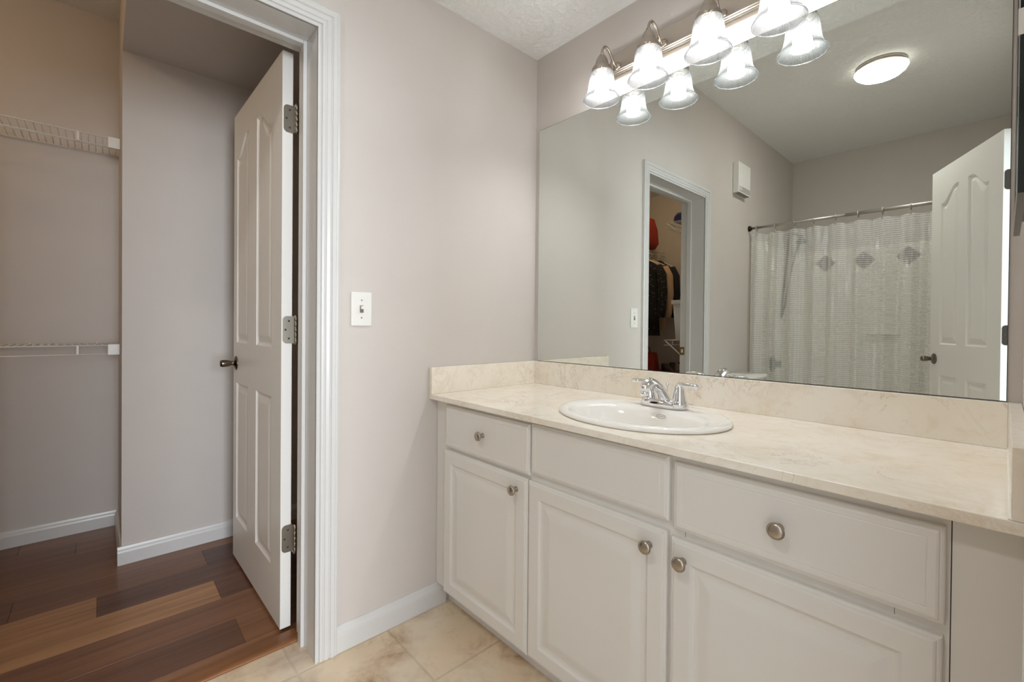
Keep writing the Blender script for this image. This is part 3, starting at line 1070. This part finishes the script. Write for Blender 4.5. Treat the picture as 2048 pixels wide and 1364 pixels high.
def loft(rows, seglist):
    """rows of equal-length outlines (x,y) with z"""
    n = len(seglist[0])
    vs = [(p[0], p[1], z) for z, pl in zip(rows, seglist) for p in pl]
    fs = [(i * n + k, i * n + (k + 1) % n, (i + 1) * n + (k + 1) % n, (i + 1) * n + k) for i in range(len(rows) - 1) for k in range(n)]
    fs.append(tuple(reversed(range(n)))); fs.append(tuple((len(rows) - 1) * n + k for k in range(n)))
    return MB().add(vs, fs, True)


sh = lambda pl, dx: [(p[0] + dx, p[1]) for p in pl]
o = loft([.37, .39, .67, .702], [sh(rrect(.075, .19, .03), .12), sh(rrect(.085, .205, .03), .12), sh(rrect(.095, .225, .03), .12), sh(rrect(.095, .225, .03), .12)]).build('tank', 'porcelain', to)
loft([.703, .708, .728, .734], [sh(rrect(.100, .232, .03), .122), sh(rrect(.108, .240, .035), .122), sh(rrect(.108, .240, .035), .122), sh(rrect(.098, .230, .03), .122)]).build('tank_lid', 'porcelain', to)
MB().tube([(.216, .17, .62), (.232, .17, .62), (.236, .15, .618), (.238, .09, .612)], .006, 10).build('flush_handle', 'chrome', to)
ov = lambda a, bb, cx: [(cx + a * math.cos(2 * PI * k / 28), bb * math.sin(2 * PI * k / 28)) for k in range(28)]
loft([0, .02, .12, .22, .32, .37, .385], [ov(.20, .11, .34), ov(.20, .11, .34), ov(.16, .09, .34), ov(.19, .12, .37), ov(.24, .17, .43), ov(.255, .185, .45), ov(.25, .18, .45)]).build('bowl', 'porcelain', to)
loft([.386, .398, .404], [ov(.258, .188, .455), ov(.258, .188, .455), ov(.25, .18, .455)]).build('seat', 'porcelain', to)
loft([.405, .418, .424], [ov(.256, .187, .455), ov(.254, .185, .455), ov(.23, .165, .455)]).build('seat_lid', 'porcelain', to)

# ------------------------------------------------------------------ tub, surround, shower fittings
TY0, TY1 = -2.70, -L + 0.028
tub = thing('bathtub', 'white bathtub behind the clear shower curtain', 'bathtub', (W / 2, (TY0 + TY1) / 2, 0))
hx, hy = W / 2 - 0.018, (TY0 - TY1) / 2
rows = [(0, hx, hy, .01), (.46, hx, hy, .01), (.47, hx - .008, hy - .008, .01), (.47, hx - .08, hy - .09, .12), (.44, hx - .10, hy - .11, .14), (.20, hx - .16, hy - .16, .16), (.12, hx - .22, hy - .22, .16)]
n = len(rrect(1, 1, .1))
loft([r_[0] for r_ in rows], [rrect(r_[1], r_[2], r_[3]) for r_ in rows]).build('shell', 'porcelain', tub)
MB().lathe([(.03, .121), (.03, .124), (0, .124)], (-hx + .30, 0, 0), 'z', 20).build('drain', 'chrome', tub)

su = thing('tub_surround', 'cream shower wall panels with brown diamond accents behind the curtain', 'shower wall', (W / 2, -L, 0.47))
Z0s, Z1s = 0.472, 1.862
for nm, bx in (('back_panel', (0.022, W - 0.022, -L + 0.001, -L + 0.024)), ('side_panel', (0.001, 0.021, -L + 0.001, -2.66)), ('side_panel', (W - 0.021, W - 0.001, -L + 0.001, -2.66))):
    o = B(*bx, Z0s, Z1s).build(nm, 'acrylic', su, bevel=0.004)
    o.location = (-W / 2, L, -0.47)
for xx, zz in ((.300, 1.735), (.600, 1.735), (.912, 1.745), (1.21, 1.735)):
    q = .085
    o = MB().extrude([(xx - q, zz), (xx, zz - q), (xx + q, zz), (xx, zz + q)], 'y', -L + 0.0245, -L + 0.030).build('accent_tile', 'tile_brown', su, bevel=0.002)
    o.location = (-W / 2, L, -0.47)
o = B(.62, .87, -L + 0.0245, -L + 0.09, 1.045, 1.062).build('soap_shelf', 'acrylic', su, bevel=0.004)
o.location = (-W / 2, L, -0.47)

sh_ = thing('hand_shower', 'dark hand shower with hose on the wall behind the curtain', 'shower', (0.0, -3.56, 2.02))
MB().tube([(0.001, 0, 0), (.05, 0, .012), (.10, 0, 0), (.13, -.01, -.03)], .010, 12).build('arm', 'dark_metal', sh_)
MB().lathe([(.014, .03), (.02, .0), (.050, -.03), (.052, -.045), (0, -.048)], (.14, -.015, -.045), 'z', 24).build('head', 'dark_metal', sh_)
hs = [(.13, -.01, -.05), (.10, .05, -.22), (.075, .13, -.48), (.062, .19, -.70), (.050, .225, -.80), (.036, .21, -.83), (.030, .17, -.72), (.028, .10, -.50), (.03, .02, -.20), (.03, .0, -.02)]
MB().tube(hs, .0075, 10).build('hose', 'dark_metal', sh_)
tv = thing('tub_valve', 'dark tub valve knob and spout low on the wall behind the curtain', 'faucet', (0.0215, -3.17, 0.76))
MB().lathe([(.075, 0), (.072, .008), (.03, .012), (.028, .05), (.034, .07), (0, .072)], (0, 0, 0), 'x', 28).build('knob', 'dark_metal', tv)
MB().tube([(0, 0, -.18), (.06, 0, -.18), (.10, 0, -.19), (.115, 0, -.215)], [.022, .022, .022, .018], 14).build('spout', 'chrome', tv)

RY, RZ = -2.615, 1.945
rod = thing('curtain_rod', 'steel shower curtain rod spanning the tub', 'rod', (0, RY, RZ))
MB().tube([(0.022, 0, 0), (0.70, 0, 0)], .0105, 16).build('inner_tube', 'rod', rod)
MB().tube([(0.68, 0, 0), (W - 0.022, 0, 0)], .0130, 16).build('outer_tube', 'rod', rod)
MB().lathe([(.024, .001), (.024, .010), (.018, .020), (.0125, .024)], (0, 0, 0), 'x', 24).build('flange', 'dark_metal', rod)
MB().lathe([(.0125, -.024), (.018, -.020), (.024, -.010), (.024, -.001)], (W, 0, 0), 'x', 24).build('flange', 'dark_metal', rod)

ring_x = [0.064, 0.204, 0.345, 0.478, 0.617, 0.755, 0.895, 1.046, 1.19, 1.33, 1.46]


def curtain():
    nx, nz = 260, 60
    x0, x1, zt, zb = 0.024, W - 0.03, 1.895, 0.16
    vs, fs = [], []
    for j in range(nz + 1):
        v = j / nz
        z = zt - (zt - zb) * v
        for i in range(nx + 1):
            u = i / nx
            x = x0 + (x1 - x0) * u
            ph = 0
            # folds hang from the rings and soften on the way down
            k = (x - 0.064) / 0.1405
            a = 0.010 + 0.016 * min(1, v * 4)
            y = a * math.cos(2 * PI * k) + 0.010 * math.sin(2 * PI * k * 1.63 + 1.0 + v) * min(1, v * 3) + 0.006 * math.sin(2 * PI * k * 2.7 + 2 * v)
            dz = -0.010 * (0.5 - 0.5 * math.cos(2 * PI * k)) * max(0, 1 - v * 6)
            vs.append((x, RY - 0.004 + y, z + dz))
    for j in range(nz):
        for i in range(nx):
            a = j * (nx + 1) + i
            fs.append((a, a + 1, a + nx + 2, a + nx + 1))
    o = MB().add(vs, fs, True).build('shower_curtain', 'curtain')
    return tag(o, 'clear vinyl shower curtain with fine white horizontal stripes', 'shower curtain')


curtain()
ordn = ['first', 'second', 'third', 'fourth', 'fifth', 'sixth', 'seventh', 'eighth', 'ninth', 'tenth', 'eleventh']
ring0 = None
for k, x in enumerate(ring_x):
    if ring0 is None:
        pts = []
        for q in range(20):
            t = math.radians(100 + 330 * q / 19)
            pts.append((0, .022 * math.cos(t), -.005 + .022 * math.sin(t)))
        m = MB().tube(pts, .0036, 8)
        m.tube([(0, -.003, -.022), (0, -.002, -.034), (0, .0, -.048), (0, .004, -.056), (0, .006, -.050)], .0034, 8)
        ring0 = o = m.build('curtain_ring', 'rod')
        MB().lathe([(.0075, 0), (.0075, .002), (0, .0025)], (0, -.001, -.058), '-y', 14).build('grommet', 'rod', o)
    else:
        o = copy_tree(ring0)
    o.location = (x, RY, RZ)
    tag(o, ordn[k] + ' metal curtain ring on the rod, counted from the vent wall', 'curtain ring', 'curtain rings on the shower rod')


# ------------------------------------------------------------------ closet: wire shelves
def wire_shelf(label, axis_y0, axis_y1, wall_x, out, z, depth, cap_end=None, braces=()):
    """shelf along y on a wall at wall_x, projecting by out = +1 / -1"""
    t = thing('wire_shelf', label, 'shelf', (wall_x, (axis_y0 + axis_y1) / 2, z), 0, 'white wire closet shelves')
    ym = (axis_y0 + axis_y1) / 2
    ya, yb = min(axis_y0, axis_y1) - ym, max(axis_y0, axis_y1) - ym
    X = lambda d: out * d
    for nm, d, zz, r in (('back_rail', 0.010, -.002, .0032), ('front_rail', depth, 0, .0034), ('lip_rail', depth + .002, -.042, .0034), ('middle_rail', depth * .5, -.004, .0022)):
        MB().tube([(X(d), ya, zz), (X(d), yb, zz)], r, 8).build(nm, 'wire', t)
    m = MB()
    n = int((yb - ya) / 0.0254)
    for k in range(n):
        y = ya + 0.012 + k * (yb - ya - 0.024) / max(1, n - 1)
        m.tube([(X(.008), y, .0012), (X(depth), y, .0042)], .0017, 6)
    dk = m.build('wire_deck', 'wire', t)
    dk['kind'] = 'stuff'
    y = yb - 0.15
    while y > ya:
        B(min(X(depth - .002), X(depth + .006)), max(X(depth - .002), X(depth + .006)), y - .004, y + .004, -.040, .002).build('lip_joint', 'wire', t)
        y -= 0.42
    for s in (yb,) if cap_end == '+' else (() if cap_end is None else (ya,)):
        d = -0.045 if s == yb else 0.045
        B(min(X(depth - .012), X(depth + .010)), max(X(depth - .012), X(depth + .010)), min(s, s + d), max(s, s + d), -.047, .006).build('end_bracket', 'white_plastic', t, bevel=0.003)
    y = yb - 0.085
    while y > ya:
        MB().lathe([(.007, 0), (.007, .004), (.004, .012), (0, .013)] if out > 0 else [(.007, 0), (.007, -.004), (.004, -.012), (0, -.013)], (0, y, .000), 'x', 12).build('wall_clip', 'white_plastic', t)
        y -= 0.243
    for y in braces:
        MB().tube([(X(depth - .004), y - ym, -.006), (X(.004), y - ym, -depth * .82)], .0055, 8).build('brace', 'wire', t)
    return t


wire_shelf('upper white wire shelf on the closet back wall', PY - 0.001, -2.45, CB, 1, 1.986, 0.30, '+', (-2.1,))
wire_shelf('lower white wire shelf on the closet back wall', PY - 0.001, -2.45, CB, 1, 0.982, 0.30, '+', (-2.1,))
wire_shelf('upper wire shelf beside the hanging clothes, seen in the mirror', -2.07, CE + 0.02, -WT, -1, 1.986, 0.30, None, (-2.09, -2.9))
wire_shelf('lower wire shelf beside the closet jamb, holding a white bin', -2.07, CE + 0.02, -WT, -1, 0.982, 0.30, None, (-2.09, -2.9))
wire_shelf('deep wire shelf carrying the hanging clothes', -2.62, CE + 0.02, CB, 1, 1.986, 0.46, None, (-2.64, -3.4))


# ------------------------------------------------------------------ closet: clothes and things on shelves
def garment(label, mat, y, cx, ztop, length, half, depth, hang_x):
    t = thing('jacket' if mat != 'fab_beige' else 'shirt', label, 'jacket' if mat != 'fab_beige' else 'shirt', (cx, y, ztop), random.uniform(-.12, .12), 'clothes on the closet rail')
    rows, outl = [], []
    for v, hw, dp in ((0.0, .05, .035), (.03, .09, .04), (.07, half * .72, .045), (.11, half * .96, .05), (.16, half, .055), (.35, half * .93, .06), (.7, half * .92, .065), (1.0, half * 1.0, .07)):
        rows.append(-length * v if v > .17 else -v)
        outl.append([(hw * math.cos(2 * PI * k / 24), dp * depth * math.sin(2 * PI * k / 24) * (1 + .18 * math.sin(5 * k * PI / 12 + v * 3))) for k in range(24)])
    loft(list(reversed(rows)), list(reversed(outl))).build('torso', mat, t)
    for s in (-1, 1):
        p = [(s * (half - .03), 0, -.10), (s * (half + .015), .004, -.20), (s * (half + .035), .012, -.40), (s * (half + .03), .02, -.60), (s * (half + .02), .024, -.66)]
        MB().tube(p, [.045, .055, .050, .042, .040], 12, flat=1.0).build('sleeve', mat, t)
    h = tag(MB().tube([(0, 0, .0), (0, 0, .03), (.012, 0, .045), (.022, 0, .058), (.014, 0, .074), (-.004, 0, .078), (-.016, 0, .068)], .0026, 8).build('clothes_hanger', 'white_plastic'), {'fab_speckled': 'hanger of the black speckled jacket', 'fab_beige': 'hanger of the beige shirt', 'fab_navy': 'hanger of the navy jacket'}[mat], 'hanger', 'hangers on the closet rail')
    MB().tube([(-half * .9, 0, -.075), (-half * .4, 0, -.028), (0, 0, .002), (half * .4, 0, -.028), (half * .9, 0, -.075)], .005, 8).build('shoulder_bar', 'white_plastic', h)
    h.location = (cx, y, ztop)
    return t


RAILX = CB + 0.462
garment('black speckled jacket hanging nearest the closet doorway', 'fab_speckled', -3.00, RAILX + .02, 1.862, 0.86, .215, 1.0, RAILX)
garment('beige shirt hanging between the black and the navy jacket', 'fab_beige', -3.14, RAILX + .03, 1.862, 0.80, .200, .8, RAILX)
garment('dark navy jacket hanging behind the beige shirt', 'fab_navy', -3.29, RAILX + .04, 1.862, 0.62, .205, 1.0, RAILX)

bx = thing('storage_bin', 'tall white bin standing on the lower wire shelf beside the jamb', 'bin', (-0.33, -2.26, 0.991))
loft([0, .30], [rrect(.085, .12, .02), rrect(.10, .14, .02)]).build('body', 'white_plastic', bx)
loft([.30, .335], [rrect(.112, .152, .02), rrect(.112, .152, .02)]).build('lid', 'white_plastic', bx)

m = loft([0, .02, .05, .08], [rrect(.10, .13, .03), rrect(.11, .14, .03), rrect(.105, .135, .03), rrect(.09, .12, .03)])
o = m.build('folded_clothes', 'fab_blue'); o.location = (-0.33, -2.26, 1.994)
tag(o, 'folded blue clothes on the upper wire shelf beside the jamb', 'clothes')

m = loft([0, .06, .22, .34, .36], [rrect(.10, .13, .04), rrect(.13, .16, .05), rrect(.12, .15, .05), rrect(.09, .12, .04), rrect(.05, .08, .03)])
o = m.build('cloth_bag', 'fab_red'); o.location = (-1.33, -3.12, 1.994)
tag(o, 'red cloth bag on the deep shelf above the hanging clothes', 'bag')

dt = thing('low_dresser', 'low reddish wood dresser under the hanging clothes', 'dresser', (-1.08, -3.22, 0))
B(-.56, .42, -.26, .24, .03, .57).build('body', 'dresser', dt, bevel=.004)
B(-.57, .43, -.27, .255, .57, .592).build('top', 'dresser', dt, bevel=.004)
for xx in (-.31, .17):
    for zz in (.06, .31):
        o = B(xx - .23, xx + .23, .2402, .252, zz, zz + .23).build('drawer', 'dresser', dt, bevel=.003)
        MB().lathe([(.012, 0), (.008, -.01), (.014, -.02), (0, -.024)], (xx, .252, zz + .115), '-y', 16).build('knob', 'brass', o)
for xx in (-.54, .40):
    for yy in (-.24, .22):
        B(xx - .02, xx + .02, yy - .02, yy + .02, 0, .03).build('foot', 'dresser', dt)

bg = thing('handbag', 'red leather handbag standing on the low dresser', 'handbag', (-1.27, -3.10, 0.593))
loft([0, .02, .18, .22], [rrect(.14, .06, .03), rrect(.15, .07, .03), rrect(.14, .05, .03), rrect(.13, .03, .02)]).build('body', 'fab_red', bg)
MB().tube([(-.06, 0, .21), (-.05, 0, .27), (0, 0, .30), (.05, 0, .27), (.06, 0, .21)], .007, 8).build('handle', 'fab_red', bg)
o = loft([0, .008, .016], [rrect(.09, .12, .01), rrect(.09, .12, .01), rrect(.085, .115, .01)]).build('notebook', 'leather_tan')
o.location = (-1.22, -2.98, 0.593)
tag(o, 'flat tan pouch lying on the low dresser before the red handbag', 'pouch')
o.scale = (0.7, 0.35, 1)


def shoe(label, x, y, rot, mat, tilt=0.0, z=0.593):
    t = thing('shoe', label, 'shoe', (x, y, z), rot, 'shoes heaped on the low dresser')
    t.rotation_euler = (0, tilt, rot)
    fo = lambda a, bb, cx: [(cx + a * math.cos(2 * PI * k / 20), bb * (1 - .25 * math.cos(2 * PI * k / 20 + PI) * .6) * math.sin(2 * PI * k / 20)) for k in range(20)]
    loft([0, .012], [fo(.125, .040, 0), fo(.128, .042, 0)]).build('sole', 'leather_tan', t)
    loft([.0125, .04, .06, .085, .10], [fo(.122, .038, 0), fo(.115, .036, -.005), fo(.085, .034, -.035), (fo(.058, .032, -.062)), fo(.052, .028, -.066)]).build('upper', mat, t)
    return t


shoe('dark shoe with tan sole at the wall end of the dresser heap', -0.98, -3.08, .5, 'leather_dark')
shoe('dark shoe with tan sole beside the red handbag', -1.05, -3.28, 1.3, 'leather_dark')
shoe('dark shoe with tan sole at the jamb end of the heap', -0.72, -3.10, -.9, 'leather_dark')
shoe('dark shoe with tan sole lying tilted on the others', -0.86, -3.30, 2.6, 'leather_dark', -.35, .64)

ccl = thing('closet_light', 'warm round closet ceiling lamp', 'ceiling lamp', (-0.80, -2.55, HC))
MB().lathe([(.11, -.0005), (.11, -.02), (0, -.02)], (0, 0, 0), 'z', 32).build('pan', 'white_plastic', ccl)
MB().lathe([(.10, -.021), (.10, -.04), (.07, -.075), (0, -.09)], (0, 0, 0), 'z', 32, cap=False).build('dome', 'closet_bulb', ccl)
